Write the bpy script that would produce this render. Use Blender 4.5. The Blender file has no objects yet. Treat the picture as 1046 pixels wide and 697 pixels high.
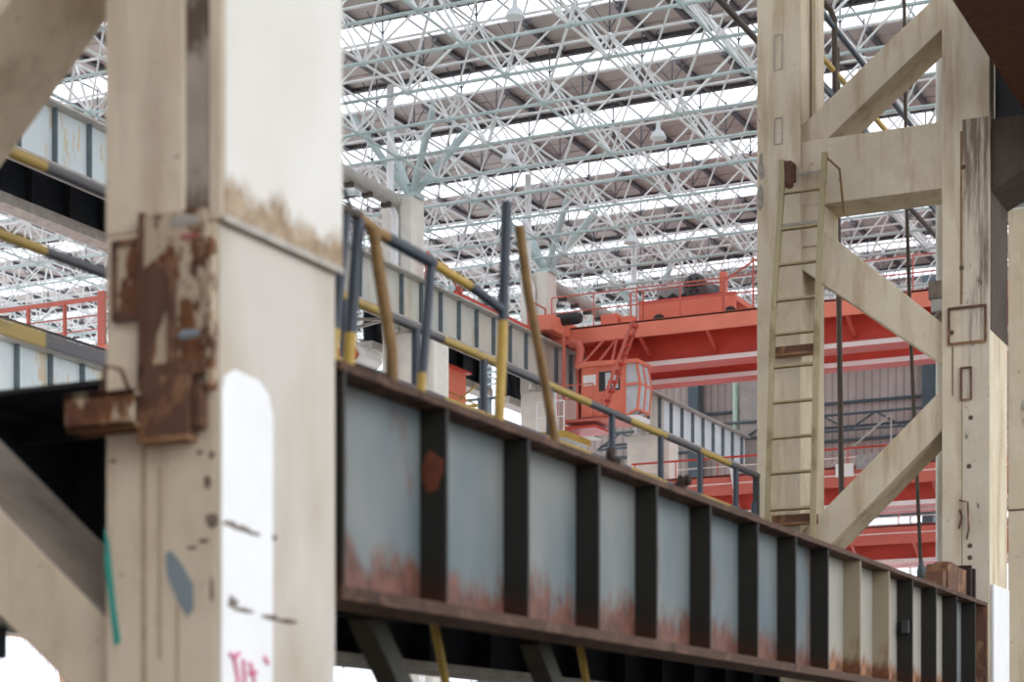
import bpy, bmesh, math, random
from mathutils import Vector, Matrix
random.seed(7)
C = bpy.context.scene.collection
H = 1.6          # eye height above the floor; builder z is measured from the eye, world z from the floor
WL = {}          # world location of every built object

# ------------------------------------------------------------------ helpers
class MB:
    def __init__(s): s.v = []; s.f = []; s.sm = []
    def add(s, vs, fs, smooth=False):
        o = len(s.v); s.v += [Vector(p) for p in vs]
        for f in fs: s.f.append([i + o for i in f]); s.sm.append(smooth)
        return s
    def box(s, a0, a1, b0, b1, c0, c1):
        vs = [(x, y, z) for z in (c0, c1) for y in (b0, b1) for x in (a0, a1)]
        return s.add(vs, [(0,2,3,1),(4,5,7,6),(0,1,5,4),(2,6,7,3),(0,4,6,2),(1,3,7,5)])
    def prism(s, poly, axis, t0, t1):
        """poly: 2-D outline in the two other axes; axis 0=v,1=u,2=z"""
        def mk(p, t):
            return {0:(t,p[0],p[1]), 1:(p[0],t,p[1]), 2:(p[0],p[1],t)}[axis]
        n = len(poly)
        vs = [mk(p, t0) for p in poly] + [mk(p, t1) for p in poly]
        fs = [tuple(range(n)), tuple(range(2*n-1, n-1, -1))] + [(i, i+n, (i+1)%n+n, (i+1)%n) for i in range(n)]
        return s.add(vs, fs)
    def bar(s, p, q, w, h, up=(0,0,1)):
        p, q = Vector(p), Vector(q); d = (q-p).normalized(); up = Vector(up)
        if abs(d.dot(up)) > .98: up = Vector((0,1,0))
        a = d.cross(up).normalized()*w/2; b = a.cross(d).normalized()*h/2
        vs = [p-a-b, p+a-b, p+a+b, p-a+b, q-a-b, q+a-b, q+a+b, q-a+b]
        return s.add(vs, [(0,3,2,1),(4,5,6,7),(0,1,5,4),(1,2,6,5),(2,3,7,6),(3,0,4,7)])
    def tube(s, pts, r, n=8, caps=True):
        pts = [Vector(p) for p in pts]; m = len(pts); rings = []
        d0 = (pts[1]-pts[0]).normalized()
        a = d0.cross(Vector((0,0,1)))
        if a.length < .05: a = d0.cross(Vector((0,1,0)))
        a.normalize()
        vs = []
        for i, p in enumerate(pts):
            d = (pts[min(i+1,m-1)] - pts[max(i-1,0)]).normalized()
            a = (a - d*a.dot(d)).normalized(); b = d.cross(a)
            rr = r[i] if isinstance(r, (list, tuple)) else r
            vs += [p + a*rr*math.cos(2*math.pi*k/n) + b*rr*math.sin(2*math.pi*k/n) for k in range(n)]
        fs = [(i*n+k, i*n+(k+1)%n, (i+1)*n+(k+1)%n, (i+1)*n+k) for i in range(m-1) for k in range(n)]
        s.add(vs, fs, True)
        if caps:
            s.add(vs[:n], [tuple(range(n-1,-1,-1))]); s.add(vs[-n:], [tuple(range(n))])
        return s
    def lathe(s, c, prof, n=16, axis=2):
        c = Vector(c); vs = []
        for r, t in prof:
            for k in range(n):
                x, y = r*math.cos(2*math.pi*k/n), r*math.sin(2*math.pi*k/n)
                vs.append(c + Vector({2:(x,y,t), 1:(x,t,y), 0:(t,x,y)}[axis]))
        m = len(prof)
        s.add(vs, [(i*n+k, i*n+(k+1)%n, (i+1)*n+(k+1)%n, (i+1)*n+k) for i in range(m-1) for k in range(n)], True)
        s.add(vs[:n], [tuple(range(n-1,-1,-1))]); s.add(vs[-n:], [tuple(range(n))])
        return s
    def ball(s, c, r, n=6):
        prof = [(max(.001, r*math.cos(a)), r*math.sin(a)) for a in [math.pi*(-.5+i/4) for i in range(5)]]
        return s.lathe(c, prof, n)
    def blob(s, c, r, seed=0, n=10):
        rnd = random.Random(seed); c = Vector(c)
        bm = bmesh.new(); bmesh.ops.create_icosphere(bm, subdivisions=2, radius=1)
        bm.verts.ensure_lookup_table()
        vs = [c + Vector((v.co.x*r[0], v.co.y*r[1], v.co.z*r[2]))*rnd.uniform(.75, 1.2) for v in bm.verts]
        fs = [tuple(v.index for v in f.verts) for f in bm.faces]; bm.free()
        return s.add(vs, fs)
    def build(s, name, mat, parent=None, label=None, bevel=0):
        xs = [p.x for p in s.v]; ys = [p.y for p in s.v]; zs = [p.z for p in s.v]
        base = Vector(((min(xs)+max(xs))/2, (min(ys)+max(ys))/2, min(zs)))
        me = bpy.data.meshes.new(name)
        me.from_pydata([tuple(p-base) for p in s.v], [], s.f)
        me.polygons.foreach_set('use_smooth', s.sm)
        bm = bmesh.new(); bm.from_mesh(me); bmesh.ops.recalc_face_normals(bm, faces=bm.faces); bm.to_mesh(me); bm.free()
        if mat: me.materials.append(mat)
        o = bpy.data.objects.new(name, me); C.objects.link(o)
        w = base + Vector((0,0,H))
        if parent: o.parent = parent; o.location = w - WL[parent.name]
        else: o.location = w
        WL[o.name] = w
        if label: o['label'] = label
        if bevel:
            b = o.modifiers.new('bevel', 'BEVEL'); b.width = bevel; b.segments = 2; b.limit_method = 'ANGLE'
        return o
def thing(name, label, cat, loc, group=None):
    o = bpy.data.objects.new(name, None); C.objects.link(o)
    w = Vector(loc) + Vector((0,0,H)); o.location = w; WL[o.name] = w; o.empty_display_size = .2
    return tag(o, label, cat, group)
def tag(o, label, cat, group=None, kind=None):
    o['label'] = label; o['category'] = cat
    if group: o['group'] = group
    if kind: o['kind'] = kind
    return o
def struct(o, label=None):
    o['kind'] = 'structure'
    if label: o['label'] = label; o['category'] = o.name.split('_')[0]
    return o
def B(*a): return MB().box(*a)

# ------------------------------------------------------------------ materials
def nodes(name):
    m = bpy.data.materials.new(name); m.use_nodes = True
    nt = m.node_tree; bs = nt.nodes['Principled BSDF']
    return m, nt, bs
def mapping(nt, scale, kind='Object', loc=(0,0,0)):
    tc = nt.nodes.new('ShaderNodeTexCoord'); mp = nt.nodes.new('ShaderNodeMapping')
    mp.inputs['Scale'].default_value = scale; mp.inputs['Location'].default_value = loc
    nt.links.new(tc.outputs[kind], mp.inputs['Vector']); return mp
def noise(nt, scale, sc=(1,1,1), detail=4, rough=.6, loc=(0,0,0)):
    n = nt.nodes.new('ShaderNodeTexNoise'); n.inputs['Scale'].default_value = scale
    n.inputs['Detail'].default_value = detail; n.inputs['Roughness'].default_value = rough
    nt.links.new(mapping(nt, sc, loc=loc).outputs[0], n.inputs['Vector']); return n.outputs['Fac']
def ramp(nt, fac, lo, hi):
    r = nt.nodes.new('ShaderNodeMapRange'); r.inputs['From Min'].default_value = lo; r.inputs['From Max'].default_value = hi
    nt.links.new(fac, r.inputs['Value']); return r.outputs[0]
def mix(nt, fac, a, b):
    m = nt.nodes.new('ShaderNodeMix'); m.data_type = 'RGBA'
    for k, x in (('A', a), ('B', b)):
        s = [i for i in m.inputs if i.name == k and i.type == 'RGBA'][0]
        if hasattr(x, 'is_linked'): nt.links.new(x, s)
        else: s.default_value = (*x, 1)
    if hasattr(fac, 'is_linked'): nt.links.new(fac, m.inputs[0])
    else: m.inputs[0].default_value = fac
    return [o for o in m.outputs if o.type == 'RGBA'][0]
def mul(nt, a, b):
    m = nt.nodes.new('ShaderNodeMath'); m.operation = 'MULTIPLY'
    for i, x in enumerate((a, b)):
        if hasattr(x, 'is_linked'): nt.links.new(x, m.inputs[i])
        else: m.inputs[i].default_value = x
    return m.outputs[0]
def bump(nt, bs, fac, strength, dist=.02):
    b = nt.nodes.new('ShaderNodeBump'); b.inputs['Strength'].default_value = strength; b.inputs['Distance'].default_value = dist
    nt.links.new(fac, b.inputs['Height']); nt.links.new(b.outputs[0], bs.inputs['Normal'])
def objz(nt):
    tc = nt.nodes.new('ShaderNodeTexCoord'); sp = nt.nodes.new('ShaderNodeSeparateXYZ')
    nt.links.new(tc.outputs['Object'], sp.inputs[0]); return sp.outputs

def plain(name, col, rough=.55, metal=0, var=.15, scale=3):
    m, nt, bs = nodes(name)
    dark = tuple(x*(1-var) for x in col)
    nt.links.new(mix(nt, ramp(nt, noise(nt, scale), .35, .65), dark, col), bs.inputs['Base Color'])
    bs.inputs['Roughness'].default_value = rough; bs.inputs['Metallic'].default_value = metal
    return m
def concrete(name, c1, c2, stain, streak=.5, amount=.5, white=None, seed=0, stain_lo=.56, dirt=1.0):
    m, nt, bs = nodes(name)
    base = mix(nt, ramp(nt, noise(nt, 1.6, loc=(seed,0,0)), .3, .7), c1, c2)
    st = ramp(nt, noise(nt, 5, (1,1,.12), 5, loc=(0,seed,0)), stain_lo-.06, .72)          # vertical run marks
    col = mix(nt, mul(nt, st, streak), base, stain)
    bl = ramp(nt, noise(nt, 1.4, (1,1,.7), 6, .7, loc=(seed,3,1)), .54, .70)           # blotches
    col = mix(nt, mul(nt, bl, amount), col, stain)
    sp = ramp(nt, noise(nt, 14, (1,1,1), 3, .6, loc=(3,seed,1)), .68, .75)            # small chips
    col = mix(nt, mul(nt, sp, .5*dirt), col, tuple(x*.45 for x in stain))
    if white:
        wh = ramp(nt, noise(nt, .9, (1,1,.5), 3, loc=(9,seed,4)), .45, .6)
        col = mix(nt, mul(nt, wh, .75), col, white)
    nt.links.new(col, bs.inputs['Base Color']); bs.inputs['Roughness'].default_value = .88
    bump(nt, bs, noise(nt, 30, detail=3), .15, .01)
    return m
def rusty(name, paint1, paint2, rust1, rust2, low=.3, amount=.5, scale=2.2, zfade=.35, streak=(1,1,.3), rough=.6, seed=0):
    """painted steel, rust creeping up from its lower edge and breaking through in patches"""
    m, nt, bs = nodes(name)
    p = mix(nt, ramp(nt, noise(nt, .8, (1,1,.6), 3, loc=(seed,seed,0)), .35, .65), paint1, paint2)
    r = mix(nt, ramp(nt, noise(nt, 9, detail=5), .35, .65), rust1, rust2)
    n = noise(nt, scale, streak, 6, .65, loc=(0,seed,2))
    patch = mul(nt, ramp(nt, n, .62-low*.15, .665-low*.14), amount)
    z = objz(nt)[2]
    ad = nt.nodes.new('ShaderNodeMath'); ad.operation = 'MULTIPLY_ADD'
    nt.links.new(noise(nt, 4, (1,1,.5), 5, .7, loc=(seed,7,0)), ad.inputs[0]); ad.inputs[1].default_value = -1.1*zfade; nt.links.new(z, ad.inputs[2])
    foot = ramp(nt, ad.outputs[0], -.12*zfade, -.36*zfade)
    mx = nt.nodes.new('ShaderNodeMath'); mx.operation = 'MAXIMUM'
    nt.links.new(patch, mx.inputs[0]); nt.links.new(foot, mx.inputs[1])
    nt.links.new(mix(nt, mx.outputs[0], p, r), bs.inputs['Base Color'])
    bs.inputs['Roughness'].default_value = rough; bs.inputs['Specular IOR Level'].default_value = .25
    bump(nt, bs, noise(nt, 25, detail=4), .2, .005)
    return m
def banded(name, ca, cb, axis, period, rough=.55, off=0):
    """hazard paint: alternate lengths of two colours along one axis"""
    m, nt, bs = nodes(name)
    tc = nt.nodes.new('ShaderNodeTexCoord'); sp = nt.nodes.new('ShaderNodeSeparateXYZ'); nt.links.new(tc.outputs['Object'], sp.inputs[0])
    a = nt.nodes.new('ShaderNodeMath'); a.operation = 'MULTIPLY_ADD'; a.inputs[1].default_value = 1/period; a.inputs[2].default_value = 50+off
    nt.links.new(sp.outputs[axis], a.inputs[0])
    fr = nt.nodes.new('ShaderNodeMath'); fr.operation = 'FRACT'; nt.links.new(a.outputs[0], fr.inputs[0])
    gt = nt.nodes.new('ShaderNodeMath'); gt.operation = 'GREATER_THAN'; gt.inputs[1].default_value = .5; nt.links.new(fr.outputs[0], gt.inputs[0])
    col = mix(nt, gt.outputs[0], ca, cb)
    col = mix(nt, mul(nt, ramp(nt, noise(nt, 9, detail=5), .55, .7), .5), col, (.16,.10,.06))
    nt.links.new(col, bs.inputs['Base Color']); bs.inputs['Roughness'].default_value = rough
    return m
def corrugated(name, c1, c2, axis, period, rough=.5):
    m, nt, bs = nodes(name)
    w = nt.nodes.new('ShaderNodeTexWave'); w.bands_direction = 'XYZ'[axis]; w.inputs['Scale'].default_value = 1/period*.314; w.inputs['Distortion'].default_value = 0
    nt.links.new(mapping(nt, (1,1,1)).outputs[0], w.inputs['Vector'])
    base = mix(nt, ramp(nt, noise(nt, .6, detail=4), .35, .65), c1, c2)
    dark = mix(nt, .35, base, (0.03,.03,.03))
    nt.links.new(mix(nt, ramp(nt, w.outputs['Fac'], .0, .25), dark, base), bs.inputs['Base Color']); bs.inputs['Roughness'].default_value = rough
    bump(nt, bs, w.outputs['Fac'], .6, .04)
    return m
def sheet_translucent(name, clear=.6, tint=(.95,.97,1)):
    m = bpy.data.materials.new(name); m.use_nodes = True; nt = m.node_tree; nt.nodes.clear()
    out = nt.nodes.new('ShaderNodeOutputMaterial'); mx = nt.nodes.new('ShaderNodeMixShader')
    t = nt.nodes.new('ShaderNodeBsdfTransparent'); d = nt.nodes.new('ShaderNodeBsdfTranslucent')
    t.inputs[0].default_value = (*tint,1); d.inputs[0].default_value = (.9,.92,.95,1); mx.inputs[0].default_value = 1-clear
    nt.links.new(t.outputs[0], mx.inputs[1]); nt.links.new(d.outputs[0], mx.inputs[2]); nt.links.new(mx.outputs[0], out.inputs[0])
    return m

M = {}
M['con_near'] = concrete('weathered_concrete', (.64,.54,.40), (.74,.65,.51), (.30,.20,.12), .45, .25, seed=2)
M['con_white'] = concrete('whitewashed_concrete', (.60,.57,.52), (.70,.68,.64), (.42,.33,.24), .55, .25, white=(.80,.82,.84), seed=5)
M['con_wash'] = concrete('thin_limewash', (.43,.38,.30), (.50,.45,.37), (.30,.22,.14), .6, .35, white=(.58,.56,.52), seed=7)
M['wash_dirty'] = rusty('dirty_limewash', (.66,.64,.59), (.76,.76,.73), (.26,.18,.11), (.44,.35,.25), -1.2, .3, 1.5, .42, (1,1,.25), .85, seed=23)
M['con_far'] = concrete('lattice_concrete', (.58,.50,.37), (.68,.61,.47), (.36,.25,.13), .75, .4, seed=11)
M['con_stain'] = concrete('stained_concrete', (.50,.42,.32), (.60,.52,.42), (.10,.065,.04), .9, .6, seed=21, stain_lo=.46)
M['con_patch'] = plain('old_mortar', (.47,.44,.40), .9, var=.3, scale=8)
M['con_dark'] = concrete('sooty_concrete', (.05,.036,.028), (.085,.062,.045), (.02,.014,.01), .7, .5, seed=9)  # dark brown concrete for the corbel and the far leg's outer face
M['dust'] = concrete('grey_top_face', (.20,.17,.14), (.27,.235,.20), (.12,.09,.07), .5, .5, seed=41)
M['con_pale'] = plain('pale_concrete', (.82,.79,.72), .85, var=.12, scale=2)
M['white_paint'] = plain('white_paint', (.82,.84,.86), .6, var=.06)
M['soot'] = plain('soot_stain', (.13,.09,.06), .9, var=.4, scale=14)
M['web_blue'] = rusty('grey_blue_steel', (.085,.13,.155), (.20,.215,.21), (.085,.04,.03), (.18,.08,.058), .48, .6, 1.3, .62, seed=4)
M['web_cream'] = rusty('faded_cream_web', (.40,.37,.31), (.30,.29,.26), (.09,.05,.035), (.34,.16,.08), .3, .6, 2.0, .46, seed=28)
M['stiff'] = rusty('grimy_steel', (.020,.020,.018), (.034,.030,.026), (.03,.014,.010), (.055,.024,.014), .7, .8, 2.5, .35, seed=3)
M['stiff_pale'] = rusty('faded_cream_steel', (.36,.31,.22), (.30,.25,.17), (.07,.04,.03), (.26,.11,.045), .4, .6, 2.5, .40, seed=8)
M['flange'] = rusty('rusted_flange', (.055,.028,.018), (.09,.048,.032), (.03,.014,.010), (.19,.105,.07), .6, .7, 4, .02, (1,1,1), .75, seed=6)
M['rust'] = rusty('rust', (.17,.085,.05), (.10,.05,.035), (.24,.12,.06), (.33,.19,.10), .5, .7, 5, .05, (1,1,.6), .8, seed=1)
M['rust_plate'] = rusty('rusted_plate', (.46,.36,.22), (.50,.42,.33), (.075,.028,.018), (.20,.085,.03), 1.0, 1.0, 8, .10, (1,1,.5), .75, seed=13)
M['rust_dark'] = rusty('dark_rust', (.022,.016,.014), (.04,.026,.02), (.09,.032,.018), (.13,.05,.028), .2, .7, 1.5, .03, (1,1,1), .8, seed=15)
M['dark'] = plain('dark_steel', (.035,.04,.045), .6, var=.4)
M['dark_brown'] = plain('dark_brown_steel', (.07,.05,.035), .7, var=.4)
M['prop'] = plain('dark_olive_steel', (.05,.048,.032), .7, var=.4)
M['navy'] = plain('shaded_navy_steel', (.025,.033,.05), .6, var=.4)  # near-black: the shade between the twin girders is put into the colour
M['strip'] = plain('grey_beam_paint', (.56,.52,.47), .7, var=.3, scale=4)
M['d1web'] = rusty('pale_grey_blue_steel', (.58,.67,.71), (.70,.75,.75), (.60,.44,.22), (.62,.52,.36), .45, .75, 1.6, .14, (1,1,.25), .5, seed=17)
M['d1mid'] = rusty('beige_grey_steel', (.46,.50,.49), (.60,.58,.50), (.42,.33,.22), (.52,.43,.30), .5, .6, 1.2, .14, (1,1,.2), .5, seed=18)
M['d1lit'] = plain('lit_pale_blue_steel', (.82,.91,.95), .5, var=.08, scale=1)  # paler copy for the last bay, its bright light put into the colour
M['d1stiff'] = plain('slate_stiffener', (.16,.21,.24), .6, var=.3)
M['d1flange'] = plain('grey_flange', (.50,.47,.43), .6, var=.25)
M['teal'] = plain('pale_teal_tube', (.52,.64,.63), .45, var=.12, scale=1.5)
M['white_tube'] = plain('white_tube', (.84,.86,.85), .45, var=.1, scale=1.5)
M['node_post'] = plain('dark_roof_post', (.11,.11,.13), .6, var=.3)
M['sheet'] = plain('brown_roof_sheet', (.52,.45,.42), .6, var=.10, scale=.5)
M['purlin'] = plain('dark_purlin', (.10,.09,.10), .6, var=.3)
M['sky'] = sheet_translucent('rooflight_sheet', .75)
M['wall_sheet'] = sheet_translucent('white_wall_sheet', .22)
M['glaze'] = sheet_translucent('wall_glazing', .7)
M['orange'] = plain('crane_orange', (.84,.23,.145), .5, var=.12, scale=.8)
M['red'] = plain('crane_red', (.60,.06,.035), .5, var=.15, scale=.8)
M['salmon'] = plain('faded_crane_red', (.62,.15,.11), .55, var=.15, scale=.8)
M['pinkwhite'] = plain('pale_flange_edge', (.95,.84,.82), .5, var=.05)
M['grey_machine'] = plain('grey_machine', (.40,.40,.40), .5, var=.3, scale=6)
M['drum'] = plain('drum_iron', (.11,.105,.11), .5, var=.3)
M['black'] = plain('black_rubber', (.02,.02,.022), .5, var=.3)
M['white'] = plain('white_board', (.85,.85,.83), .6, var=.05)
M['pipe_white'] = plain('white_pipe', (.86,.87,.87), .4, var=.05)
M['yellow'] = plain('yellow_paint', (.46,.30,.05), .55, var=.25, scale=6)
M['ochre'] = plain('worn_ochre_paint', (.26,.15,.05), .65, var=.4, scale=9)
M['blue'] = plain('slate_blue_paint', (.028,.042,.065), .55, var=.3, scale=6)
M['rail_band'] = banded('hazard_rail', (.075,.075,.085), (.36,.25,.06), 1, 1.9)
M['olive'] = rusty('olive_ladder_paint', (.42,.37,.23), (.34,.29,.17), (.14,.10,.05), (.24,.17,.08), .5, .6, 3, .05, (1,1,.4), .7, seed=19)
M['green_paint'] = plain('green_paint', (.02,.36,.30), .6, var=.2)
M['slate_paint'] = plain('slate_paint_smear', (.25,.31,.34), .6, var=.2)
M['magenta'] = plain('magenta_chalk', (.72,.15,.30), .8, var=.2)
M['clad_brown'] = corrugated('brown_cladding', (.40,.33,.30), (.48,.40,.37), 0, .30)
M['clad_white'] = corrugated('white_cladding', (.80,.82,.82), (.86,.87,.86), 1, .6)
M['steel_blue'] = plain('blue_grey_steel', (.07,.10,.12), .55, var=.2)
M['floor_far'] = concrete('pale_floor', (.74,.72,.68), (.80,.78,.74), (.55,.52,.48), .1, .3, seed=33)
M['floor'] = concrete('concrete_floor', (.075,.065,.05), (.10,.09,.075), (.05,.04,.03), .1, .4, seed=31)
M['glass'] = plain('cab_glass', (.62,.70,.74), .15, var=.15)
M['lamp'] = plain('lamp_enamel', (.72,.77,.78), .4, var=.05)
M['cyan'] = plain('cyan_cable', (.02,.38,.50), .5)
M['stone'] = plain('broken_mortar', (.42,.38,.33), .9, var=.4, scale=12)

# ------------------------------------------------------------------ the setting
struct(B(-58, -15, -8, 72, -1.75, -1.6).build('floor', M['floor_far']), 'pale concrete hall floor')  # unseen floor, kept pale to bounce light up to the roof
struct(B(-15, 60, -30, 110, -1.75, -1.6).build('floor', M['floor']), 'grey concrete yard floor')  # unseen floor, kept dark to cut bounce under the near members

UR0, UR1, VR0, VR1 = -11.1, 72.9, -54, 12  # roof also carried over the unseen camera bay to cut sky light
ceil = bpy.data.objects.new('ceiling', None); C.objects.link(ceil); ceil.location = (-30, 55, 18.3+H); WL['ceiling'] = Vector(ceil.location)
struct(ceil, 'brown sheet roof with white rooflight strips')
k = 0
while UR0 + 4*k < UR1 - .1:
    c = UR0 + 4*k                       # one period: rooflight then brown sheet
    B(VR0, VR1, c, c+1.55, 18.30, 18.33).build('rooflight', M['sky'], ceil)
    B(VR0, VR1, c+1.55, c+4, 18.30, 18.36).build('roof_sheet', M['sheet'], ceil)
    mb = MB()
    for t in (2.3, 3.1): mb.box(VR0, VR1, c+t, c+t+.04, 18.27, 18.30)
    mb.build('sheet_rib', M['sheet'], ceil)
    B(VR0, VR1, c-.14, c, 18.20, 18.30).build('edge_beam', M['purlin'], ceil)
    k += 1
nk = k
for j in range(53):
    v = VR0 + .75 + 1.2225*j
    mb = MB()
    for k in range(nk):
        c = UR0 + 4*k
        mb.box(v-.06, v+.06, c+1.55, c+3.86, 18.17, 18.27)
        mb.box(v-.012, v+.012, c, c+1.55, 18.25, 18.29)
    mb.build('purlin', M['purlin'], ceil)

wf = bpy.data.objects.new('wall_far', None); C.objects.link(wf); WF = 70.6
wf.location = (-30, WF, 0); WL['wall_far'] = Vector((-30, WF, 0)); struct(wf, 'brown corrugated end wall above bright glazing')
B(-33, 8, WF, WF+.12, 9.6, 18.3).build('cladding', M['clad_brown'], wf)
B(-33, 8, WF, WF+.04, -1.6, 9.6).build('glazing', M['glaze'], wf)
B(-54, -33, WF, WF+.04, -1.6, 18.3).build('glazing', M['glaze'], wf)
mb = MB()
for i in range(21): mb.box(-54+3*i, -53.93+3*i, WF-.08, WF, -1.6, 9.6)
for z in (1.2, 3.9, 6.6, 9.3): mb.box(-54, 8, WF-.06, WF, z, z+.07)
mb.build('glazing_bar', M['white_tube'], wf)
for i in range(7):
    v = -53.2 + 9*i
    B(v-.2, v+.2, WF-.6, WF-.1, -1.6, 18.2).build('wall_post', M['steel_blue'], wf)
for z in (9.6, 11.1, 12.5, 13.9, 15.3, 16.7): B(-54, 8, WF-.2, WF-.02, z, z+.09).build('girt', M['steel_blue'], wf)
wl_ = bpy.data.objects.new('wall_left', None); C.objects.link(wl_); wl_.location = (-54, 50, 0); WL['wall_left'] = Vector((-54, 50, 0)); struct(wl_, 'white clad side wall with orange brown posts')
B(-54.2, -54, 20, 70.5, -1.6, 5.9).build('cladding', M['wall_sheet'], wl_)
mb = MB()
for i in range(100): mb.box(-53.99, -53.96, 20.2+.5*i, 20.26+.5*i, -1.6, 5.9)
mb.build('sheet_rib', M['white_tube'], wl_)
B(-54.2, -54.1, 20, 70.5, 5.9, 18.3).build('glazing', M['glaze'], wl_)
mb = MB()
for i in range(7): mb.box(-54, -53.6, 22+7.5*i, 22.35+7.5*i, -1.6, 18)
mb.build('wall_post', plain('orange_brown_post', (.45,.27,.17)), wl_)
mb = MB()
for z in (5.9, 7.0, 9.5, 12.5): mb.box(-54, -53.85, 20, 70.5, z, z+.16)
mb.build('girt', plain('tan_girt', (.52,.40,.30)), wl_)

wb = bpy.data.objects.new('wall_light_block', None); C.objects.link(wb); wb.location = (-20, -11.2, 0); WL['wall_light_block'] = Vector((-20, -11.2, 0)); struct(wb, 'brown clad wall behind the camera, added to block sky light')  # unseen wall added to stop sky light coming from behind the camera
B(-54, 12, -11.3, -11.15, -1.6, 18.3).build('cladding', M['clad_brown'], wb)
# ------------------------------------------------------------------ space frame
sf = thing('space_frame', 'pale teal and white tubular space frame carrying the roof', 'roof truss', (-28, 54, 15.5))
V0, DV, U0, DU, ZB, ZT = -23.75, 2.445, 36.65, 2.0, 15.5, 17.2
J = list(range(-12, 8)); K = list(range(-9, 17))
bv = lambda j: V0 + DV*j
bu = lambda k: U0 + DU*k
posts = []
for k in K:
    u = bu(k); mb = MB().tube([(bv(J[0]), u, ZB), (bv(J[-1]), u, ZB)], .04, 6)
    for j in J: mb.ball((bv(j), u, ZB), .085)
    mb.build('bottom_chord', M['teal'], sf)
    u2 = u + DU/2
    if k < K[-1]:
        mb = MB().tube([(bv(J[0])+DV/2, u2, ZT), (bv(J[-1])-DV/2, u2, ZT)], .032, 6)
        for j in J[:-1]: mb.ball((bv(j)+DV/2, u2, ZT), .075)
        mb.build('top_chord', M['white_tube'], sf)
        for j in J[:-1]:
            t = (bv(j)+DV/2, u2, ZT)
            posts.append((t[0], u2))
        mb = MB()
        for j in J[:-1]:
            t = Vector((bv(j)+DV/2, u2, ZT))
            for a in (0, 1):
                for b in (0, 1):
                    r_ = .025 if (j*3+k*5+a+b) % 4 else .036
                    mb.tube([t, (bv(j+a), bu(k+b), ZB)], r_, 5, False)
        mb.build('web_bracing', M['white_tube'], sf)
for j in J:
    mb = MB().tube([(bv(j), bu(K[0]), ZB), (bv(j), bu(K[-1]), ZB)], .032, 6); mb.build('bottom_chord', M['white_tube'] if j % 2 else M['teal'], sf)
    if j < J[-1]:
        MB().tube([(bv(j)+DV/2, bu(K[0])+1, ZT), (bv(j)+DV/2, bu(K[-1])-1, ZT)], .032, 6).build('top_chord', M['white_tube'], sf)

def post_mesh(mb, v, u):
    mb.tube([(v, u, ZT), (v, u, 18.17)], .022, 5)
    for s in (-1, 1): mb.tube([(v, u, ZT+.15), (v+s*.42, u, 17.95)], .016, 5)
    return mb
CT, ST = math.cos(math.radians(25.8135)), math.sin(math.radians(25.8135))
def seen(p):
    x, y = CT*p[0]+ST*p[1], -ST*p[0]+CT*p[1]
    px, py = 523+1995*x/y, 796-1995*17.6/y
    return y > 5 and 345 < px < 960 and py > 0
near_posts = sorted([p for p in posts if seen(p)], key=lambda p: -ST*p[0]+CT*p[1])[:100]
for p in near_posts: post_mesh(MB(), *p).build('purlin_post', M['node_post'], sf)
mb = MB()
for p in posts:
    if p not in near_posts: post_mesh(mb, *p)
mb.build('purlin_post', M['node_post'], sf)['kind'] = 'stuff'
# pendant lamps under the frame
for i, (v, u, lb) in enumerate(((-16.7, 34.65, 'white dome lamp under the roof frame, cut by the top edge of the photo'),
                  (-16.83, 42.65, 'white dome lamp hanging under the brightest rooflight strips, rightmost of the lamps'),
                  (-20.71, 42.65, 'white dome lamp under the roof frame above the bent railing post'),
                  (-20.82, 50.65, 'small white dome lamp, the lowest and farthest, above the crane trolley'))):
    t = thing('pendant_lamp', lb, 'lamp', (v, u, 15.0), 'dome lamps under the roof frame')
    MB().lathe((v,u,15.0), [(.20,0),(.19,.03),(.14,.14),(.06,.2),(.04,.38)], 18).build('lamp_shade', M['lamp'], t)
    MB().tube([(v,u,15.38),(v,u,15.455)], .02, 6).build('stem', M['lamp'], t)

def streaked():
    m, nt, bs = nodes('streaked_concrete')
    base = mix(nt, ramp(nt, noise(nt, 1.6), .3, .7), (.52,.46,.36), (.64,.58,.47))
    z = objz(nt)[2]
    a = nt.nodes.new('ShaderNodeMath'); a.operation = 'MULTIPLY_ADD'; nt.links.new(z, a.inputs[0]); a.inputs[1].default_value = .062; nt.links.new(noise(nt, 7, (1.6,1,.10), 6, .65), a.inputs[2])
    col = mix(nt, mul(nt, ramp(nt, a.outputs[0], .70, .86), .85), base, (.13,.085,.05))
    col = mix(nt, mul(nt, ramp(nt, noise(nt, 10, (1.4,1,.5), 5, .7, loc=(4,0,2)), .60, .68), .8), col, (.07,.045,.03))
    nt.links.new(col, bs.inputs['Base Color']); bs.inputs['Roughness'].default_value = .9
    return m
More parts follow.
